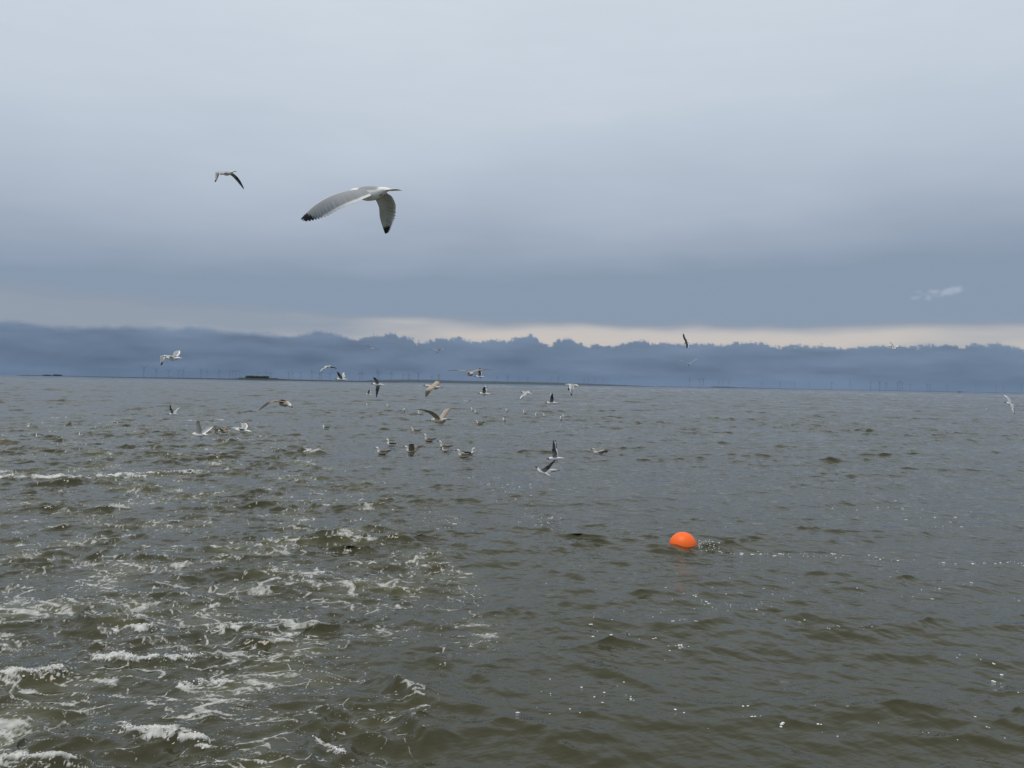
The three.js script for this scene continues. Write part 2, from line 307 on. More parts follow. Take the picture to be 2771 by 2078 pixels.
{ // bubbles and froth flecks drifting on the open water
  const list = [], R = rng(71), put = (px, py, s = 1) => {
    if (R() < 0.35) return; const [x, z] = onSea(px, py), r = (0.003 + 0.0095 * R() * R()) * s * (1 + Math.hypot(x, z) * 0.012), n = 1 + (R() < 0.4 ? 1 : 0) + (R() < 0.15 ? 2 : 0);
    for (let i = 0; i < n; i++) { const a = x + (R() - 0.5) * r * 3.4, b = z + (R() - 0.5) * r * 3; list.push([a, seaHeight(a, b) + 0.001, b, r * (0.6 + R()), r * 0.5, r * (0.5 + 0.7 * R())]); }
  };
  const cloud = (x0, y0, x1, y1, w, n, s) => { for (let i = 0; i < n; i++) { const t = R(), g = (R() + R() + R() - 1.5) * w; put(lerp(x0, x1, t) + (R() - 0.5) * w, lerp(y0, y1, t) + g * 0.45, s); } };
  cloud(1800, 1605, 2120, 1660, 45, 60, 1); cloud(2130, 1680, 2360, 1705, 30, 26, 1.1); cloud(1950, 1487, 2240, 1502, 14, 40, 1.5); cloud(2240, 1500, 2771, 1525, 16, 46, 1.5);
  cloud(1330, 1320, 1520, 1430, 60, 70, 1.3); cloud(1460, 1400, 1560, 1420, 20, 24, 1.2); cloud(1560, 1690, 1850, 1760, 60, 20, 1); cloud(1800, 1740, 1860, 1755, 20, 12, 1); cloud(1640, 1655, 1900, 1690, 40, 12, 1.2);
  cloud(2060, 1950, 2330, 2000, 40, 12, 1.2); cloud(2600, 1760, 2771, 1870, 60, 14, 1.2); cloud(1680, 1820, 1700, 1900, 40, 10, 1.2); cloud(1500, 1840, 1640, 1870, 40, 8, 1.2); cloud(1080, 1480, 1330, 1640, 70, 70, 1);
  cloud(2200, 1350, 2700, 1420, 60, 40, 1.4); cloud(1900, 1200, 1960, 1206, 12, 22, 1.2); cloud(1400, 1900, 2771, 1960, 160, 40, 1); cloud(1500, 1560, 2771, 1600, 120, 50, 1); cloud(1250, 1280, 1500, 1340, 50, 40, 1.2); cloud(900, 1300, 1250, 1420, 80, 90, 1.2);
  scatter('foam_flecks', 'small white froth flecks drifting on the smooth water beside the wake', 'foam', list);
}
{ // spray thrown up along the breaking crests
  const list = [], R = rng(83);
  for (const q of ridges) {
    if (q.foam < 0.6) continue;
    const len = Math.hypot(q.bx - q.ax, q.bz - q.az), d = Math.hypot(q.ax, q.az), n = Math.min(500, Math.round(len * (30 + 500 / d) * q.foam));
    for (let i = 0; i < n; i++) {
      const t = R(), c = noiseA(t * len * 1.6 + q.ax, q.az); if (c < -0.2 && R() < 0.8) continue;
      const u = lerp(q.ax, q.bx, t) + (R() - 0.5) * q.w * 0.7, v = lerp(q.az, q.bz, t) + (R() + R() - 0.9) * q.w * 0.5, y = seaHeight(u, v), r = (0.003 + 0.008 * R() * R()) * (0.7 + d * 0.05);
      list.push([u, y + 0.01 + q.h * 0.55 * R() * R() * (0.5 + 0.6 * c), v, r, r * (0.7 + 0.5 * R()), r]);
    }
  }
  for (let i = 0; i < 80; i++) {                            // water thrown up beside the buoy
    const [bx, bz] = onSea(1890 + 62 * Math.pow(R(), 1.6), 1477 + 9 * (R() + R() - 1)), r = 0.003 + 0.011 * R() * R();
    list.push([bx, seaHeight(bx, bz) + 0.002 + 0.05 * Math.pow(R(), 3), bz, r, r, r]);
  }
  scatter('sea_spray', 'white spray thrown up along the breaking wake crests', 'spray', list);
}

// ------------------------------------------------------------------ low cloud bank far behind the coast
{
  const dist = 27000, pos = [], nor = [], col = [], index = [], els = [-0.7, 0], cols = 1900, v = new THREE.Vector3();
  for (let e = 0.4; e < 2.4; e += 0.25) els.push(e);
  for (let e = 2.4; e < 4.75; e += 0.07) els.push(e);
  const rows = els.length - 1;
  for (let i = 0; i <= cols; i++) {
    const az = -72 + 144 * i / cols, t = az * Math.PI / 180, sx = Math.sin(t), cz = Math.cos(t), top = bankTop(az), crisp = sstep(-0.35, -0.1, sx), blur = lerp(0.26, 0.075, crisp);
    for (let j = 0; j <= rows; j++) {
      const el = els[j], q = clamp(el / 3.6, 0, 1.2), r = dist + 2600 * q * q * q;
      pos.push(r * sx, r * Math.tan(el * Math.PI / 180), -r * cz);
      v.set(-sx, 0.1 + 0.5 * q * q + 0.3 * fbm3(sx * 7, q * 2.6, cz * 7 + 3, 4), cz).normalize(); nor.push(v.x, v.y, v.z);
      const edge = top + 0.2 * fbm3(sx * 34, el * 1.3, cz * 34, 3) + 0.12 * crisp * noise3(sx * 110, el * 4.5, cz * 110);
      col.push(1, 1, 1, 0.97 * sstep(edge + blur, edge - blur, el));
    }
    if (i) for (let j = 0; j < rows; j++) { const a = (i - 1) * (rows + 1) + j; index.push(a, a + rows + 1, a + 1, a + 1, a + rows + 1, a + rows + 2); }
  }
  const g = new THREE.BufferGeometry(); g.setAttribute('position', new THREE.Float32BufferAttribute(pos, 3)); g.setAttribute('normal', new THREE.Float32BufferAttribute(nor, 3)); g.setAttribute('color', new THREE.Float32BufferAttribute(col, 4)); g.setIndex(index);
  add(new THREE.Mesh(g, new THREE.MeshStandardMaterial({ color: rgb(0.23, 0.315, 0.445), roughness: 1, vertexColors: true, transparent: true })), 'cloud_bank', 'long slate-blue cloud bank with a ragged top lying on the horizon', 'cloud', { kind: 'structure' });  // slate blue holds the shaded side and the air light before it
}
// ------------------------------------------------------------------ far shore
const landMaterial = new THREE.MeshStandardMaterial({ color: rgb(0.035, 0.042, 0.03), roughness: 1 });
const coastMaterial = new THREE.MeshStandardMaterial({ color: rgb(0.045, 0.065, 0.075), roughness: 1 });  // blue-green tint carries part of the distance haze in the base colour
const woodMaterial = new THREE.MeshStandardMaterial({ color: rgb(0.022, 0.032, 0.018), roughness: 1 });
function shore(profile, dist, thick, name, label, material) {   // profile rows: [px, pixels of height]; stands on the sea at that distance
  const pos = [], index = [], n = 240, x0 = profile[0][0], x1 = profile[profile.length - 1][0], q = dist / F0;
  for (let i = 0; i <= n; i++) {
    const px = lerp(x0, x1, i / n), [h0] = table(profile, px), h = Math.max(0.02, h0 + (h0 > 1 ? 0.35 * noiseA(px * 0.11, dist) + 0.35 * noiseB(px * 0.4, 3) : 0)) * q, x = (px - W0 / 2) * q;
    pos.push(x, -0.6, -dist, x * 1.001, h * 0.75, -dist - thick * 0.06, x * 1.004, h, -dist - thick * 0.3, x * 1.02, h * 0.9, -dist - thick * 0.8, x * 1.02, -1, -dist - thick);
    if (i) for (let k = 0; k < 4; k++) { const a = (i - 1) * 5 + k; index.push(a, a + 5, a + 1, a + 1, a + 5, a + 6); }
  }
  const g = new THREE.BufferGeometry(); g.setAttribute('position', new THREE.Float32BufferAttribute(pos, 3)); g.setIndex(index); g.computeVertexNormals();
  return add(new THREE.Mesh(g, material), name, label, 'land', { kind: 'structure' });
}
shore([[230, 0.3], [300, 1.4], [400, 2.2], [620, 3.2], [640, 4.2], [656, 5.5], [700, 6], [735, 5.5], [775, 4], [830, 3.4], [1000, 3], [1060, 2.6], [1090, 0.2]], 3400, 160, 'low_island', 'long flat dark island with a raised mound on the horizon', landMaterial);
shore([[40, 0.2], [55, 2], [150, 1.8], [230, 1.4], [380, 1.2], [500, 0.8]], 6500, 200, 'low_island', 'thin faint strip of land low on the hazy horizon', landMaterial);
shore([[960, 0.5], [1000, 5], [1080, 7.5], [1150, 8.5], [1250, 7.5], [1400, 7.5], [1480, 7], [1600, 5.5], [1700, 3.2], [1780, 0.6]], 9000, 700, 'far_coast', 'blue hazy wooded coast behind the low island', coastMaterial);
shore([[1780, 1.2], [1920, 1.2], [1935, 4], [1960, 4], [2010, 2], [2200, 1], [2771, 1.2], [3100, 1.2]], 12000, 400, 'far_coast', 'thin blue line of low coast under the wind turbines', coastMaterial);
function grove(px0, px1, hpx, dist, name, label, base = 0) {    // a far row of trees that reads as one mass: many crowns side by side
  const q = dist / F0, list = [], R = rng(Math.round(px0 * 7)), n = Math.round((px1 - px0) * 2.2);
  for (let i = 0; i < n; i++) {
    const t = (i + R()) / n, h = hpx * q * (0.82 + 0.22 * R()) * (1 - Math.pow(Math.abs(t * 2 - 1), 8) * 0.35), x = (lerp(px0, px1, t) - W0 / 2) * q, z = -dist - 20 - R() * 34, r = h * (0.26 + 0.1 * R());
    const c = new THREE.IcosahedronGeometry(1, 2), p = c.attributes.position;
    for (let k = 0; k < p.count; k++) { const s = 1 + 0.24 * noise3(p.getX(k) * 2.3 + i, p.getY(k) * 2.3, p.getZ(k) * 2.3); p.setXYZ(k, p.getX(k) * s * r * 1.15 + x, p.getY(k) * s * h * 0.4 + base * q + h * 0.6, p.getZ(k) * s * r + z); }
    c.computeVertexNormals(); list.push(c);
    list.push(new THREE.CylinderGeometry(0.25, 0.4, h * 0.5, 5).toNonIndexed().translate(x, base * q + h * 0.2, z));
  }
  add(new THREE.Mesh(mergeGeometries(list), woodMaterial), name, label, 'trees', { kind: 'stuff' });
}
grove(659, 679, 7.2, 3395, 'tree_grove', 'dense dark tree clump at the end of the island mound', 4.8);
grove(682, 697, 6.6, 3395, 'tree_grove', 'middle dark tree clump on the island mound', 4.8);
grove(699, 718, 7, 3395, 'tree_grove', 'dark tree clump beside the sloping shrubs of the island mound', 4.8);
grove(637, 656, 2.2, 3395, 'shrub_row', 'low shrubs sloping off the island mound', 3.8);
grove(719, 746, 2.4, 3395, 'shrub_row', 'low shrub row trailing off the tree clumps on the mound', 3.8);
grove(111, 130, 3.2, 6480, 'tree_grove', 'small faint tree clump on the thin hazy strip of land', 0.8);
grove(139, 157, 4.2, 6480, 'tree_grove', 'rounder faint tree clump on the thin hazy strip of land', 0.8);
{ // wind turbines on the mainland behind
  const m = new THREE.MeshStandardMaterial({ color: rgb(0.1, 0.11, 0.12), roughness: 0.6 });  // darker than real turbine paint: backlit shade is put into this grey
  const towerG = new THREE.CylinderGeometry(1.1, 1.9, 100, 10).translate(0, 50, 0), nacelleG = new THREE.BoxGeometry(4, 4.4, 11).translate(0, 101.5, -1);
  const bladeShape = new THREE.Shape(); bladeShape.moveTo(-0.9, 0); bladeShape.lineTo(1.2, 0); bladeShape.lineTo(2.2, 8); bladeShape.lineTo(1.2, 30); bladeShape.lineTo(0.4, 50); bladeShape.lineTo(-0.2, 50); bladeShape.lineTo(-0.9, 8);
  const bladeG = new THREE.ExtrudeGeometry(bladeShape, { depth: 0.7, bevelEnabled: true, bevelSize: 0.25, bevelThickness: 0.25, bevelSegments: 1 }), hubG = new THREE.SphereGeometry(2.2, 10, 8);
  const proto = new THREE.Group();
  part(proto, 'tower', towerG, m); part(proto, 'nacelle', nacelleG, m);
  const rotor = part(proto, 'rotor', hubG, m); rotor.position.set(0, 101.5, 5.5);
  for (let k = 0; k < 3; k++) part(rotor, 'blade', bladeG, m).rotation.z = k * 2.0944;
  const R = rng(41), spots = [[389, 27], [422, 22], [455, 20], [482, 20], [495, 22], [544, 23], [560, 20], [594, 22], [621, 22], [630, 20], [638, 21], [649, 18], [698, 18], [720, 20], [733, 18], [780, 20], [783, 18], [792, 20], [813, 20], [844, 23], [864, 20], [870, 22], [892, 20], [973, 22], [979, 25], [1021, 28], [1026, 22], [1058, 24], [1091, 18], [1105, 20], [1132, 25], [1168, 18], [1189, 20], [1107, 15], [1186, 21], [1345, 18], [1373, 20], [1404, 16], [1428, 17], [1491, 17], [1510, 19], [1580, 17], [1592, 18], [1610, 17], [1632, 16], [1866, 20], [1892, 21], [1902, 22], [1944, 16], [1956, 16], [1972, 17], [2060, 16], [2110, 17], [2150, 16], [2190, 17], [2250, 17], [2300, 18], [2356, 20], [2380, 22], [2397, 20], [2428, 22], [2435, 23], [2442, 20], [2462, 18], [2509, 19], [2516, 18], [2562, 17], [2640, 16], [2694, 17], [2715, 16], [2763, 19]];
  spots.forEach(([px, h], i) => {
    const t = i ? proto.clone() : proto, d = 103 * F0 / h * 0.98;
    const tx = (px - W0 / 2) / F0 * d, dd = clamp(d, 8800, 14500), s = dd / d;
    t.position.set(tx * s, 0, -dd); t.scale.setScalar(s);
    t.rotation.y = 0.5 + (R() - 0.5) * 0.5; t.getObjectByName('rotor').rotation.z = R() * 2.1;
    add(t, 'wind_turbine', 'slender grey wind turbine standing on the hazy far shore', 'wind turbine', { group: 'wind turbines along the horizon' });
  });
}
{ // small boat on the horizon
  const b = new THREE.Group(), dark = new THREE.MeshStandardMaterial({ color: rgb(0.03, 0.045, 0.05), roughness: 0.7 });
  const hull = new THREE.Shape(); hull.moveTo(-8, 2.6); hull.lineTo(-7.2, 0); hull.lineTo(6.5, 0); hull.lineTo(9, 3.6); hull.lineTo(5, 2.8);
  part(b, 'hull', new THREE.ExtrudeGeometry(hull, { depth: 4, bevelEnabled: true, bevelSize: 0.3, bevelThickness: 0.4, bevelSegments: 2 }).translate(0, -0.4, -2), dark);
  part(b, 'wheelhouse', new THREE.BoxGeometry(3.6, 3.2, 3).translate(2.2, 4.2, 0), dark); part(b, 'mast', new THREE.CylinderGeometry(0.2, 0.25, 9, 6).translate(-1, 6.5, 0), dark);
  const v = ray(2596, 1061), t = 4200 / -v.z; b.position.set(v.x * t, 0, -4200); b.rotation.y = 0.2;
  add(b, 'fishing_boat', 'tiny dark fishing boat on the horizon below the cloud bank', 'boat');
}

// ------------------------------------------------------------------ orange buoy
{
  const b = new THREE.Group(), r = 0.236;
  const m = new THREE.MeshPhysicalMaterial({ color: rgb(1, 0.15, 0.006), roughness: 0.5 });
  const pts = []; for (let i = 0; i <= 64; i++) { const a = -Math.PI / 2 + i / 64 * Math.PI; const seam = Math.abs(a - 0.1) < 0.03 ? 0.0015 : 0; pts.push(new THREE.Vector2(Math.max(0.0001, (r + seam) * Math.cos(a)), (r + seam) * Math.sin(a))); }
  part(b, 'ball', new THREE.LatheGeometry(pts, 72), m).rotation.set(0.25, 0, -0.35);
  part(b, 'rope_eye', new THREE.TorusGeometry(0.035, 0.014, 10, 24).translate(0, -r - 0.02, 0), new THREE.MeshStandardMaterial({ color: rgb(0.02, 0.06, 0.2), roughness: 0.5 }));
  part(b, 'rope', new THREE.TubeGeometry(new THREE.CatmullRomCurve3([new THREE.Vector3(0, -r - 0.05, 0), new THREE.Vector3(-0.2, -r - 0.2, 0.5), new THREE.Vector3(-0.7, -r - 0.5, 1.6)]), 20, 0.008, 6), new THREE.MeshStandardMaterial({ color: rgb(0.25, 0.22, 0.16), roughness: 0.9 }));
  b.position.set(BUOY[0], seaHeight(...BUOY) - 0.055, BUOY[1]);
  add(b, 'float_buoy', 'round bright orange float buoy half sunk in the water with a little bow wave', 'buoy');
}

// ------------------------------------------------------------------ gulls
const plumage = new THREE.MeshStandardMaterial({ color: 0xffffff, vertexColors: true, roughness: 0.85 });
const billYellow = new THREE.MeshStandardMaterial({ color: rgb(0.55, 0.34, 0.04), roughness: 0.5 }), billRed = new THREE.MeshStandardMaterial({ color: rgb(0.16, 0.012, 0.01), roughness: 0.5 }), billDark = new THREE.MeshStandardMaterial({ color: rgb(0.03, 0.027, 0.025), roughness: 0.5 });
const legPink = new THREE.MeshStandardMaterial({ color: rgb(0.28, 0.16, 0.12), roughness: 0.7 }), legDark = new THREE.MeshStandardMaterial({ color: rgb(0.1, 0.03, 0.025), roughness: 0.7 }), eyeMat = new THREE.MeshStandardMaterial({ color: rgb(0.01, 0.01, 0.01), roughness: 0.2 });
const KIND = {                                               // size: bill tip to tail tip over that of the drawn 0.6 m gull; span: half wingspan
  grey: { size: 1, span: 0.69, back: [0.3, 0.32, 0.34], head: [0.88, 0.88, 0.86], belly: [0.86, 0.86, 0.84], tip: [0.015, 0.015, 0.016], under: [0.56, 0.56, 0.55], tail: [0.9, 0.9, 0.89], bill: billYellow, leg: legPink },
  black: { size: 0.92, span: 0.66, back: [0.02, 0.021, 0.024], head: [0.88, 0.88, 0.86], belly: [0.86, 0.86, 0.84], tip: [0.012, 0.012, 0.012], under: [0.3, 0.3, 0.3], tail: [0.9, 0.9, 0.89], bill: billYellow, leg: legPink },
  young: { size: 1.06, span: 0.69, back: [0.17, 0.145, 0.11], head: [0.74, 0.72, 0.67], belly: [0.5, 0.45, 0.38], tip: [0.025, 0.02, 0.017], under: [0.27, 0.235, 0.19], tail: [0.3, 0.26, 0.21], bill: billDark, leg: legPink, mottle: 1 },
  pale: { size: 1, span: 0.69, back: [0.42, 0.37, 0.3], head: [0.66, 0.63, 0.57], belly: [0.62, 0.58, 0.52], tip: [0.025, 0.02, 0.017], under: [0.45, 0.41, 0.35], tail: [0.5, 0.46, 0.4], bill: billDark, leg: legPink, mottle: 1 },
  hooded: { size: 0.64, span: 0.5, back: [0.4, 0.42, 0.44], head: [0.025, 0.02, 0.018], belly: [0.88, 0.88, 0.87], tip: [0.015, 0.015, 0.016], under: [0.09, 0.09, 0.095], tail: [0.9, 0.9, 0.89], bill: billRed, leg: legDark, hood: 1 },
};
const mixc = (a, b, t) => [lerp(a[0], b[0], t), lerp(a[1], b[1], t), lerp(a[2], b[2], t)];
class Skin {
  constructor() { this.p = []; this.c = []; this.i = []; }
  v(x, y, z, c) { this.p.push(x, y, z); this.c.push(...c); return this.p.length / 3 - 1; }
  quad(a, b, c, d) { this.i.push(a, b, c, a, c, d); }
  build() { const g = new THREE.BufferGeometry(); g.setAttribute('position', new THREE.Float32BufferAttribute(this.p, 3)); g.setAttribute('color', new THREE.Float32BufferAttribute(this.c, 3)); g.setIndex(this.i); g.computeVertexNormals(); return g; }
}
function loft(skin, spine, color, n = 16) {                  // spine rows: x, y, half width, half height; rings square to the spine
  const rows = [], N = (spine.length - 1) * 3;
  const cr = (k, t) => { const g = (i) => spine[clamp(i, 0, spine.length - 1)], a = g(k - 1), b = g(k), c = g(k + 1), d = g(k + 2); return b.map((_, j) => 0.5 * (2 * b[j] + (c[j] - a[j]) * t + (2 * a[j] - 5 * b[j] + 4 * c[j] - d[j]) * t * t + (3 * b[j] - a[j] - 3 * c[j] + d[j]) * t * t * t)); };
  for (let s = 0; s <= N; s++) { const k = Math.min(spine.length - 2, Math.floor(s / 3)); rows.push(cr(k, s / 3 - k)); }
  const ids = rows.map((q, s) => {
    const a = rows[Math.max(0, s - 1)], b = rows[Math.min(N, s + 1)], l = Math.hypot(b[0] - a[0], b[1] - a[1]) || 1, nx = -(b[1] - a[1]) / l, ny = (b[0] - a[0]) / l, ring = [];
    for (let k = 0; k < n; k++) { const t = k / n * 2 * Math.PI, up = Math.cos(t), w = Math.sin(t), hh = Math.max(q[3], 0.002) * up, x = q[0] + nx * hh, y = q[1] + ny * hh, z = Math.max(q[2], 0.002) * w; ring.push(skin.v(x, y, z, color(x, y, z, up, s / N))); }
    return ring;
  });
  for (let s = 0; s < N; s++) for (let k = 0; k < n; k++) { const m = (k + 1) % n; skin.quad(ids[s][k], ids[s][m], ids[s + 1][m], ids[s + 1][k]); }
  const cap = (ring, x, y, flip) => { const c = skin.v(x, y, 0, skin.c.slice(ring[0] * 3, ring[0] * 3 + 3)); for (let k = 0; k < n; k++) { const m = (k + 1) % n; if (flip) skin.i.push(c, ring[k], ring[m]); else skin.i.push(c, ring[m], ring[k]); } };
  cap(ids[0], rows[0][0] - 0.002, rows[0][1], false); cap(ids[N], rows[N][0] + 0.004, rows[N][1], true);
}
const D = Math.PI / 180;
function makeWing(skin, K, side, w, seed, hero) {
  const s0 = 1 / K.size, b = K.span * s0, V = (x, y, z) => new THREE.Vector3(x, y, z);
  const dir = (d, s) => V(Math.sin(s * D), Math.sin(d * D) * Math.cos(s * D), side * Math.cos(d * D) * Math.cos(s * D));
  const S = V(0.085, 0.03, side * 0.03), Wr = S.clone().addScaledVector(dir(w[0], w[1]), b * 0.44), T = Wr.clone().addScaledVector(dir(w[2], w[3]), b * 0.56 * (w[5] ?? 1));
  const m1 = S.clone().lerp(Wr, 0.55).add(V(-0.012, 0.012 * Math.sign(w[0] || 1) * 0 + 0.012, 0)), m2 = Wr.clone().lerp(T, 0.5).addScaledVector(V(0.02, 0.016, 0), 1);
  const curve = new THREE.CatmullRomCurve3([S, m1, Wr, m2, T], false, 'centripetal');
  const NS = hero ? 110 : 56, NT = hero ? 12 : 8, top = [], bot = [], R = rng(seed);
  const chordT = [[0, 0.86], [0.2, 1], [0.4, 0.93], [0.5, 0.86], [0.62, 0.8], [0.75, 0.66], [0.87, 0.45], [0.95, 0.26], [1, 0.05]], C0 = K.hood ? 0.168 : 0.195;
  const tint = []; for (let i = 0; i < 40; i++) tint.push(0.84 + 0.3 * R());
  for (let i = 0; i <= NS; i++) {
    const s = i / NS, p = curve.getPoint(s), tan = curve.getTangent(s), ch = C0 * table(chordT, s)[0];
    let c = V(-1, 0, 0); c.addScaledVector(tan, -c.dot(tan)).normalize();
    c.applyAxisAngle(tan, side * (w[4] ?? 0) * D * (0.3 + 0.7 * s));
    const nrm = tan.clone().cross(c).normalize(); if (side < 0) nrm.negate(); nrm.negate(); if (nrm.dot(V(0, 1, 0).addScaledVector(V(0, 0, side), -Math.sin(w[0] * D))) < 0) nrm.negate();
    const hand = clamp((s - 0.45) / 0.55, 0, 1), cd = c.clone().addScaledVector(tan, 0.75 * hand).normalize();
    // flight feathers: the trailing edge steps from feather to feather, deeper gaps at the hand
    const fq = s < 0.5 ? s * 34 : 17 + (s - 0.5) * 22, fr = fq - Math.floor(fq), feather = Math.floor(fq) % 40, notch = (s < 0.5 ? 0.04 : 0.05 + 0.16 * hand) * Math.pow(Math.abs(fr * 2 - 1), 3);
    const tr = [], br = [];
    for (let j = 0; j <= NT; j++) {
      const t = j / NT, len = ch * t * (1 - notch * t), camber = 0.1 * ch * (4 * t * (1 - t)) * (1 - 0.5 * s) - 0.05 * ch * t * t, th = ch * (0.09 * Math.sqrt(t + 0.004) * Math.pow(1 - t, 1.3) * 2.2 * (1 - 0.75 * s)) + 0.0015;
      const q = p.clone().addScaledVector(cd, len).addScaledVector(nrm, camber), ridge = t > 0.4 ? (fr - 0.5) * 0.004 : 0;
      const a = q.clone().addScaledVector(nrm, th * 0.55 + ridge), e = q.clone().addScaledVector(nrm, -th * 0.45 + ridge);
      const flight = sstep(0.38, 0.5, t), edge = 1 - 0.5 * Math.pow(Math.abs(fr * 2 - 1), 2) * flight;
      let ct, cb;
      if (K.mottle) {
        const mo = noise3(s * 16, t * 7, seed), f = tint[feather];
        ct = mixc(K.back, [0.4, 0.35, 0.28], clamp(0.25 + 0.6 * mo, 0, 1) * (1 - flight) + 0.12 * flight).map((x) => x * (flight ? f * edge : 1));
        ct = mixc(ct, K.tip, sstep(0.5, 0.72, s + 0.1 * t) * 0.85 + (t > 0.75 && s < 0.5 ? 0.55 : 0));
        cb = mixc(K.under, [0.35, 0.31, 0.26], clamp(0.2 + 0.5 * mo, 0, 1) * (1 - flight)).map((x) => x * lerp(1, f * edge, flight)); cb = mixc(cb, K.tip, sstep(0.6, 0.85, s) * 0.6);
      } else if (K.hood) {
        ct = K.back; const blade = sstep(0.5, 0.62, s);
        if (t < 0.42 - 0.12 * s) ct = mixc(ct, [0.82, 0.82, 0.82], blade);
        ct = mixc(ct, K.tip, (s > 0.55 && t > 0.86 ? 1 : 0) || sstep(0.9, 0.94, s + 0.05 * t)); if (s < 0.5 && t > 0.93) ct = [0.7, 0.7, 0.7];
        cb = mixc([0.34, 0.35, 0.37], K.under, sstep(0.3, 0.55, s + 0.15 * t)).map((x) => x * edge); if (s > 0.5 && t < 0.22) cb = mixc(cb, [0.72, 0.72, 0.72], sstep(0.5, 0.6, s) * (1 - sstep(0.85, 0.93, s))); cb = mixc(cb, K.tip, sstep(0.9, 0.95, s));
      } else {
        ct = K.back.map((x) => x * lerp(1, tint[feather] * (0.6 + 0.4 * edge) + 0.12, flight * 0.6)); if (t < 0.05) ct = mixc(ct, [0.8, 0.8, 0.8], 0.8);
        const white = s < 0.68 ? 0.86 : 0.95; if (t > white) ct = mixc(ct, [0.84, 0.84, 0.83], s < 0.72 ? 1 : 0);
        const jag = 0.045 * (fr - 0.5) + 0.11 * (t - 0.5); ct = mixc(ct, K.tip, sstep(0.84, 0.855, s + jag)); if (s > 0.955 && t > 0.55) ct = mixc(ct, [0.75, 0.75, 0.75], 0.6);
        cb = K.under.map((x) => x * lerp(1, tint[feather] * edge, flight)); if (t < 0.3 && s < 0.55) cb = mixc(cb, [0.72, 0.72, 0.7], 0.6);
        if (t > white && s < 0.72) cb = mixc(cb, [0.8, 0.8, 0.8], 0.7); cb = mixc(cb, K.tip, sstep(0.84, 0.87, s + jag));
      }
      tr.push(skin.v(a.x, a.y, a.z, ct)); br.push(skin.v(e.x, e.y, e.z, cb));
    }
    top.push(tr); bot.push(br);
  }
  const face = (a, b, c, d, up) => (side > 0 ? up : !up) ? skin.quad(a, b, c, d) : skin.quad(a, d, c, b);
  for (let i = 0; i < NS; i++) {
    for (let j = 0; j < NT; j++) { face(top[i][j], top[i][j + 1], top[i + 1][j + 1], top[i + 1][j], false); face(bot[i][j], bot[i][j + 1], bot[i + 1][j + 1], bot[i + 1][j], true); }
    face(top[i][NT], bot[i][NT], bot[i + 1][NT], top[i + 1][NT], false); face(top[i][0], top[i + 1][0], bot[i + 1][0], bot[i][0], false);
  }
}
function makeTail(skin, K, spread, x0 = -0.17, x1 = -0.3, y0 = 0.012, y1 = 0.006) {
  const n = 12, A = [], B = [];
  for (let i = 0; i <= n; i++) {
    const t = i / n * 2 - 1, r = [], q = [];
    for (let j = 0; j <= 4; j++) {
      const u = j / 4, x = lerp(x0, x1 + Math.abs(t) * 0.012 * spread + (i % 2 ? 0.004 : 0) * u, u), z = t * lerp(0.026, 0.034 + 0.062 * spread, u), y = lerp(y0, y1, u) - t * t * 0.008;
      const band = K.mottle ? mixc(K.tail, K.tip, sstep(0.45, 0.6, u) * 0.9) : K.tail;
      r.push(skin.v(x, y + 0.005 * (1 - u * 0.6), z, band)); q.push(skin.v(x, y - 0.006 * (1 - u * 0.6), z, band));
    }
    A.push(r); B.push(q);
  }
  for (let i = 0; i < n; i++) { for (let j = 0; j < 4; j++) { skin.quad(A[i][j], A[i + 1][j], A[i + 1][j + 1], A[i][j + 1]); skin.quad(B[i][j], B[i][j + 1], B[i + 1][j + 1], B[i + 1][j]); } skin.quad(A[i][4], A[i + 1][4], B[i + 1][4], B[i][4]); }
}
const billG = (() => { const s = new THREE.Shape(); s.moveTo(0, 0.011); s.quadraticCurveTo(0.03, 0.012, 0.05, 0.004); s.quadraticCurveTo(0.056, -0.002, 0.053, -0.009); s.lineTo(0.04, -0.009); s.lineTo(0.034, -0.012); s.lineTo(0, -0.01); return new THREE.ExtrudeGeometry(s, { depth: 0.006, bevelEnabled: true, bevelSize: 0.002, bevelThickness: 0.004, bevelSegments: 2 }).translate(0, 0, -0.003); })();
const eyeG = new THREE.SphereGeometry(0.0055, 10, 8);
const legG = (() => {                                         // shank, three toes and the web between them, hanging from the hip
  const web = new THREE.Shape(); web.moveTo(0, 0); web.lineTo(0.052, 0.026); web.lineTo(0.046, 0.013); web.lineTo(0.06, 0); web.lineTo(0.046, -0.013); web.lineTo(0.052, -0.026);
  return mergeGeometries([new THREE.CylinderGeometry(0.0085, 0.0055, 0.05, 8).translate(0, -0.02, 0).toNonIndexed(), new THREE.CylinderGeometry(0.005, 0.0045, 0.06, 8).translate(0, -0.072, 0).toNonIndexed(), new THREE.ExtrudeGeometry(web, { depth: 0.003, bevelEnabled: true, bevelSize: 0.002, bevelThickness: 0.0015, bevelSegments: 1 }).rotateX(-Math.PI / 2).translate(-0.004, -0.102, 0)]);
})();
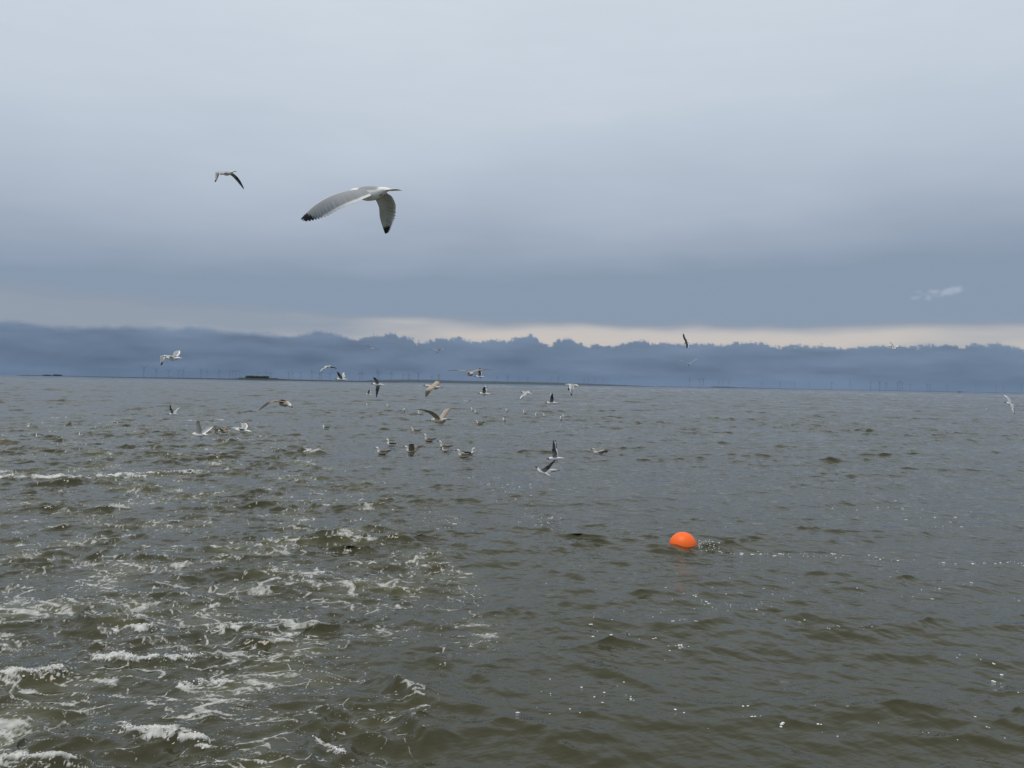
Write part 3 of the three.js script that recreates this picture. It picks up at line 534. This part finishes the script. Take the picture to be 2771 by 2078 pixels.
function bodyColor(K, seed, swim) {
  return (x, y, z, up, s) => {
    let c = K.belly;
    const backness = swim ? sstep(-0.1, 0.25, up) * sstep(0.11, 0.06, x) : sstep(0.25, 0.55, up) * sstep(-0.13, -0.09, x) * sstep(0.15, 0.11, x);
    c = mixc(c, K.back, backness);
    const headStart = swim ? 0.71 : 0.73, h = sstep(headStart, headStart + 0.03, s);
    if (K.hood) c = mixc(c, K.head, (swim ? sstep(0.8, 0.83, s) : sstep(0.79, 0.82, s)));
    else c = mixc(c, K.head, h);
    if (swim && K.mottle) c = mixc(c, K.head, 0.8 * sstep(0.04, 0.1, x));
    if (K.mottle) { const m = noise3(x * 34, y * 34 + seed, z * 34); c = c.map((v) => v * clamp(0.95 + 0.45 * m, 0.5, 1.5)); }
    if (s < 0.12 && !swim) c = mixc(c, K.tail, 0.8);
    return c;
  };
}
const face = (g, K, hx, hy, hw, tilt) => {
  const b = part(g, 'bill', billG, K.bill); b.position.set(hx + 0.024, hy - 0.004, 0); b.rotation.z = tilt;
  for (const s of [-1, 1]) part(g, 'eye', eyeG, eyeMat).position.set(hx + 0.004, hy + 0.01, s * (hw - 0.003));
};
let serial = 0;
function fly(px, py, dist, kind, yaw, pitch, roll, left, right, label, o = {}) {   // wing: inner dihedral, inner sweep, hand dihedral, hand sweep, twist, hand length
  const K = KIND[kind], skin = new Skin(), seed = ++serial, hd = o.head ?? 0, g = new THREE.Group();
  loft(skin, [[-0.215, 0.01, 0.014, 0.01], [-0.17, 0.008, 0.03, 0.024], [-0.1, -0.004, 0.05, 0.046], [-0.02, -0.008, 0.064, 0.062], [0.06, -0.004, 0.066, 0.064], [0.12, 0.004, 0.054, 0.054], [0.165, 0.012 + hd * 0.3, 0.039, 0.041], [0.205, 0.016 + hd * 0.75, 0.037, 0.04], [0.238, 0.014 + hd, 0.031, 0.032], [0.262, 0.008 + hd * 1.2, 0.016, 0.017]], bodyColor(K, seed, false), o.hero ? 24 : 16);
  makeTail(skin, K, o.tail ?? 0.4);
  makeWing(skin, K, -1, left, seed * 3, o.hero); makeWing(skin, K, 1, right, seed * 3 + 1, o.hero);
  part(g, 'body', skin.build(), plumage);
  face(g, K, 0.238, 0.012 + hd, 0.031, hd * 4);
  if (o.legs !== undefined) for (const s of [-1, 1]) { const l = part(g, 'leg', legG, K.leg); l.position.set(o.legs < -40 ? -0.14 : -0.045, o.legs < -40 ? -0.03 : -0.042, s * 0.022); l.rotation.z = -(o.legs + s * 5) * D; }
  g.scale.setScalar(K.size);
  g.position.copy(atDepth(px, py, dist));
  g.rotation.set(roll * D, Math.PI - yaw * D, pitch * D, 'YZX');
  return add(g, 'flying_gull', label, 'gull', o.group ? { group: o.group } : {});
}
function swim(px, py, kind, yaw, label, o = {}) {
  const K = KIND[kind], skin = new Skin(), seed = ++serial, g = new THREE.Group(), n = o.neck ?? 1;      // neck: 1 raised, 0 drawn in
  loft(skin, [[-0.235, 0.075, 0.012, 0.01], [-0.19, 0.062, 0.032, 0.026], [-0.12, 0.04, 0.058, 0.046], [-0.03, 0.026, 0.074, 0.062], [0.05, 0.03, 0.07, 0.062], [0.105, 0.055, 0.053, 0.052], [0.128, 0.085 + 0.015 * n, 0.036, 0.038], [0.136 - 0.01 * n, 0.108 + 0.045 * n, 0.03, 0.031], [0.15, 0.128 + 0.07 * n, 0.034, 0.032], [0.182, 0.136 + 0.074 * n, 0.031, 0.029], [0.208, 0.132 + 0.07 * n, 0.016, 0.016]], bodyColor(K, seed, true));
  for (const s of [-1, 1]) {                                    // folded wing along the flank, dark primaries crossed over the tail
    if (o.raised) { makeWing(skin, K, s, s < 0 ? o.raised[0] : o.raised[1], seed * 3 + s, false); continue; }
    const rows = [[0.09, 0.058, 0.05], [0.04, 0.068, 0.064], [-0.05, 0.07, 0.062], [-0.14, 0.075, 0.042], [-0.2, 0.088, 0.022], [-0.27, 0.106, 0.01], [-0.325, 0.12, 0.003]], ids = [];
    rows.forEach(([x, y, z], i) => { const ring = [], q = i / (rows.length - 1), h = [0.012, 0.03, 0.036, 0.03, 0.018, 0.011, 0.004][i], t = [0.008, 0.013, 0.016, 0.015, 0.011, 0.007, 0.003][i]; for (let k = 0; k < 10; k++) { const a = k / 10 * 6.28318; let c = q > 0.55 ? K.tip : K.back; if (!K.mottle && q > 0.5 && q < 0.62) c = [0.7, 0.7, 0.7]; if (K.mottle && q <= 0.62) c = c.map((v) => v * (0.75 + 0.55 * ((k * 7 + i * 5) % 4) / 3)); ring.push(skin.v(x, y + h * Math.cos(a), s * (z + t * Math.sin(a)), c)); } ids.push(ring); });
    for (let i = 0; i < rows.length - 1; i++) for (let k = 0; k < 10; k++) { const m = (k + 1) % 10; if (s > 0) skin.quad(ids[i][k], ids[i + 1][k], ids[i + 1][m], ids[i][m]); else skin.quad(ids[i][k], ids[i][m], ids[i + 1][m], ids[i + 1][k]); }
  }
  makeTail(skin, K, 0.15, -0.19, -0.29, 0.066, 0.085);
  part(g, 'body', skin.build(), plumage);
  face(g, K, 0.184, 0.134 + 0.073 * n, 0.03, -0.05);
  g.scale.setScalar(K.size * 1.1);
  const [x, z] = onSea(px, py);
  g.position.set(x, seaHeight(x, z) - 0.004 + (o.lift ?? 0.03), z);
  g.rotation.set(0, Math.PI - yaw * D, (o.pitch ?? 0) * D, 'YZX');
  return add(g, 'swimming_gull', label, 'gull', o.group ? { group: o.group } : {});
}
// in the air
fly(1005, 521, 7.1, 'grey', 34, 2, -10, [-10, 20, -40, 28, 58, 0.86], [-28, 20, -52, 22, -12, 0.85], 'large grey-winged gull with black wing tips, wings bowed down high in the sky', { hero: 1, legs: -74, tail: 0.8 });
fly(617, 468, 14.5, 'hooded', 26, -3, -8, [-6, 6, -70, -10, 30, 0.7], [-34, -8, -60, -20, 0, 0.75], 'small gull with drooped wings above and ahead of the large gull', { tail: 0.2 });
fly(470, 969, 23, 'grey', 16, 0, 0, [4, 20, -68, -20, 0, 0.85], [32, 24, 14, 6, 0, 0.6], 'white gull with one black-tipped wing hanging down above the end of the island', { tail: 0.3 });
fly(887, 992, 31, 'hooded', 14, -8, 0, [-20, 12, -40, 14, 0, 0.9], [-20, -30, -40, -60, 0, 0.7], 'dark-headed gull with both wings swept down over the island shore');
fly(924, 1026, 24, 'hooded', 4, 0, 0, [28, 0, 36, -6, 0, 0.6], [28, -4, 36, -10, 0, 0.6], 'white gull with one dark wing raised, skimming the end of the island');
fly(1007, 943, 44, 'hooded', 50, 0, 16, [8, 6, -2, -14, 0], [8, 6, -2, -14, 0], 'small gliding gull seen edge-on, wings tilted, below the cloud bank');
fly(1184, 952, 44, 'hooded', -76, 0, 0, [40, 6, -12, -22, 0], [38, 6, -6, -16, 0], 'small gull with raised bent wings below the ragged cloud edge');
fly(1273, 1011, 23, 'pale', 66, 2, -4, [14, 8, 0, -12, 0], [12, 2, -4, -14, 0], 'brown gull gliding away with long level wings just over the horizon', { tail: 0.7 });
fly(1298, 1019, 30, 'hooded', 3, 0, 0, [50, -4, 66, -22, 0, 0.6], [50, -4, 66, -22, 0, 0.6], 'dark-hooded gull with one wing up beneath the gliding brown gull', { legs: -50 });
fly(1022, 1040, 22.5, 'hooded', 4, 2, 0, [36, 6, 20, -10, 0, 0.5], [-56, 8, -76, -4, 0, 0.8], 'dark-hooded gull with one wing straight down over the tip of the island', { legs: -64, tail: 0.7 });
fly(1173, 1047, 24, 'pale', 8, 4, 4, [-26, 10, -60, -6, 0, 0.7], [30, -10, 16, -34, 0, 0.5], 'pale brown gull with a dark wing pointing down over the water', { legs: -66 });
fly(1310, 1065, 24.5, 'hooded', 4, 0, 0, [36, -6, 40, -40, 0, 0.5], [42, -6, 48, -36, 0, 0.5], 'dark-hooded gull with a short dark raised wing and trailing feet', { legs: -30 });
fly(1424, 1063, 27, 'hooded', 6, 4, 0, [-30, 16, -40, 12, 0, 0.9], [10, -20, -4, -50, 0, 0.6], 'white gull with a dark hood and one long wing drooping to the water');
fly(1492, 1090, 23.5, 'hooded', 2, -3, 0, [42, -6, 56, -22, 0, 0.55], [42, -6, 56, -22, 0, 0.55], 'dark-hooded gull with a black pointed wing raised low over the water');
fly(1549, 1042, 33, 'grey', 188, -6, 0, [-24, -14, -50, -40, 0, 0.7], [-40, 2, -78, -10, 0, 0.75], 'grey gull with bowed wings diving away over the far coast line', { head: -0.03 });
fly(1858, 928, 50, 'black', 8, -16, -20, [-40, 8, -50, -10, 0, 0.3], [52, 6, 70, -8, 0, 0.9], 'black-backed gull with one black wing straight up before the pale sky gap', { tail: 0.3 });
fly(1863, 987, 34, 'hooded', -82, 0, 0, [40, 4, 22, -16, 0], [30, 4, 14, -12, 0], 'small gull coming on with thin raised wings beneath the black-backed gull');
fly(2416, 937, 52, 'grey', 14, 0, -38, [10, 0, 4, -12, 0, 0.6], [-4, 8, -14, -12, 0, 0.6], 'tiny white gull gliding over the top edge of the cloud bank');
fly(2733, 1093, 28, 'hooded', 12, 16, 0, [-46, -20, -72, -34, 0, 0.85], [52, 14, 30, 20, 0, 0.8], 'banking gull with a dark wing tip dipping over the open water', { tail: 0.4 });
fly(768, 1091, 18, 'young', 218, -4, 0, [-30, -46, -60, -70, 0, 0.4], [2, -4, -34, -12, 4, 0.95], 'large brown speckled gull with one long wing trailing over the wake', { head: -0.05, tail: 0.4 });
fly(468, 1120, 31, 'hooded', 4, -8, 0, [52, -6, 66, -20, 0, 0.75], [46, -34, 40, -56, 0, 0.8], 'dark-hooded gull with both wings raised in a V above the wake');
fly(541, 1176, 21, 'grey', 26, -3, 0, [66, -22, 52, -50, 0, 0.4], [34, -30, 2, -56, 0, 0.5], 'white gull with raised wings and fanned white tail landing on the wake', { legs: 4, tail: 1 });
fly(604, 1167, 38, 'young', 18, 0, 0, [22, 14, -50, -14, 0, 0.7], [38, -6, -10, -40, 0, 0.7], 'dark brown gull with arched wings right behind the landing white gull', { tail: 0.5 });
fly(657, 1165, 26, 'grey', 8, 3, 0, [14, 8, -4, 10, 0, 0.8], [26, 20, 10, 26, 0, 0.8], 'gull with white fanned tail and dangling legs between the brown gulls', { legs: 6, tail: 1 });
fly(660, 1146, 44, 'young', 30, 0, 0, [14, 12, -16, -14, 0, 0.8], [24, 8, -14, -20, 0, 0.8], 'dark gull with spread wings low behind the gull with dangling legs');
fly(1190, 1137, 16.5, 'pale', 44, -6, 0, [34, 8, 6, -8, 0, 0.8], [40, 8, 2, -14, 0, 0.8], 'pale brown gull with wide spread wings flying off over the swimming flock', { legs: -58, tail: 0.8 });
fly(1502, 1240, 18, 'hooded', 6, -4, 0, [54, 0, 76, -12, 0, 0.85], [52, -2, 74, -16, 0, 0.8], 'upper of two hooded gulls fluttering together, wing held straight up', { legs: 10, head: -0.02 });
fly(1467, 1277, 18, 'hooded', 8, 22, 0, [54, -26, 72, -30, 0, 0.95], [40, -50, 34, -66, 0, 0.9], 'lower of two hooded gulls fluttering together, tail touching the water', { head: 0.06 });
fly(1267, 1089, 54, 'hooded', -66, 0, 0, [38, 4, 14, -20, 0], [30, 4, 6, -20, 0], 'small distant gull with bent wings skimming low over the waves');
fly(997, 1067, 42, 'hooded', 6, 0, 0, [50, -20, 50, -50, 0, 0.6], [50, -10, 40, -40, 0, 0.6], 'hooded gull alighting with half raised wings under the down-winged gull');
// on the water
swim(1112, 1223, 'young', 4, 'brown gull on the water holding both wings half open', { raised: [[56, -10, 10, -60, 0, 0.6], [40, -40, 14, -70, 0, 1]], neck: 0.6 });
swim(1618, 1226, 'pale', 4, 'lone brown gull on the open water with a dark wing lifted off its back', { raised: [[26, -50, 10, -72, 0, 0.8], [26, -50, 10, -72, 0, 0.8]], neck: 0.35 });
swim(1160, 1195, 'young', 4, 'pale-necked young gull swimming alone at the rear of the brown flock', { neck: 1.15, pitch: 3 });
swim(1034, 1229, 'young', 2, 'brown gull with its head drawn low, swimming last in the flock', { neck: 0.55 });
swim(1202, 1212, 'young', 4, 'brown gull with upturned black wing tips behind the small white-breasted gull', { neck: 1, pitch: 5 });
swim(1204, 1221, 'hooded', 2, 'small white-breasted gull in front of the brown gull with upturned tail', { neck: 0.8 });
swim(1254, 1240, 'young', 4, 'speckled brown gull swimming at the front beside the white-headed gull', { neck: 0.85 });
swim(1270, 1231, 'black', 196, 'white-headed dark-backed gull facing the other way beside the speckled gull', { neck: 1.3 });
swim(1058, 1207, 'black', 2, 'white-headed gull with black wing tips behind the brown flock', { neck: 1.2, pitch: 4 });
swim(1124, 1169, 'young', 2, 'low resting gull with a dark tail, half hidden by a wave', { neck: 0.3 });
swim(1297, 1149, 'young', 4, 'speckled gull swimming apart below the far white gulls', { neck: 0.6 });
swim(104, 1184, 'hooded', 2, 'hooded gull with grey wings swimming alone at the edge of the wake', { neck: 1 });
swim(220, 1179, 'hooded', 4, 'hooded gull with only head and wing tips showing in the swell', { neck: 0.9 });
swim(882, 1160, 'black', 10, 'dark-winged gull resting beside the wake, head tucked down', { neck: 0.4 });
const far = { group: 'far white gulls resting on the water' }, farLabel = 'small white-headed gull floating far off beneath the flying flock';
for (const [x, y, k, yaw] of [[1137, 1122, 'grey', 4], [1279, 1114, 'grey', 50], [1290, 1120, 'grey', 2], [1372, 1116, 'grey', 60], [1421, 1122, 'grey', 10], [1445, 1127, 'grey', 182], [1476, 1127, 'grey', 6], [1528, 1129, 'grey', 4], [1518, 1138, 'grey', 80], [1364, 1143, 'grey', 70], [1094, 1117, 'grey', 75], [996, 1096, 'grey', 8], [1051, 1104, 'grey', 20], [2672, 1110, 'grey', 8]]) swim(x, y, k, yaw, farLabel, { ...far, neck: 1.1, lift: 0.06 });

renderer.render(scene, camera);
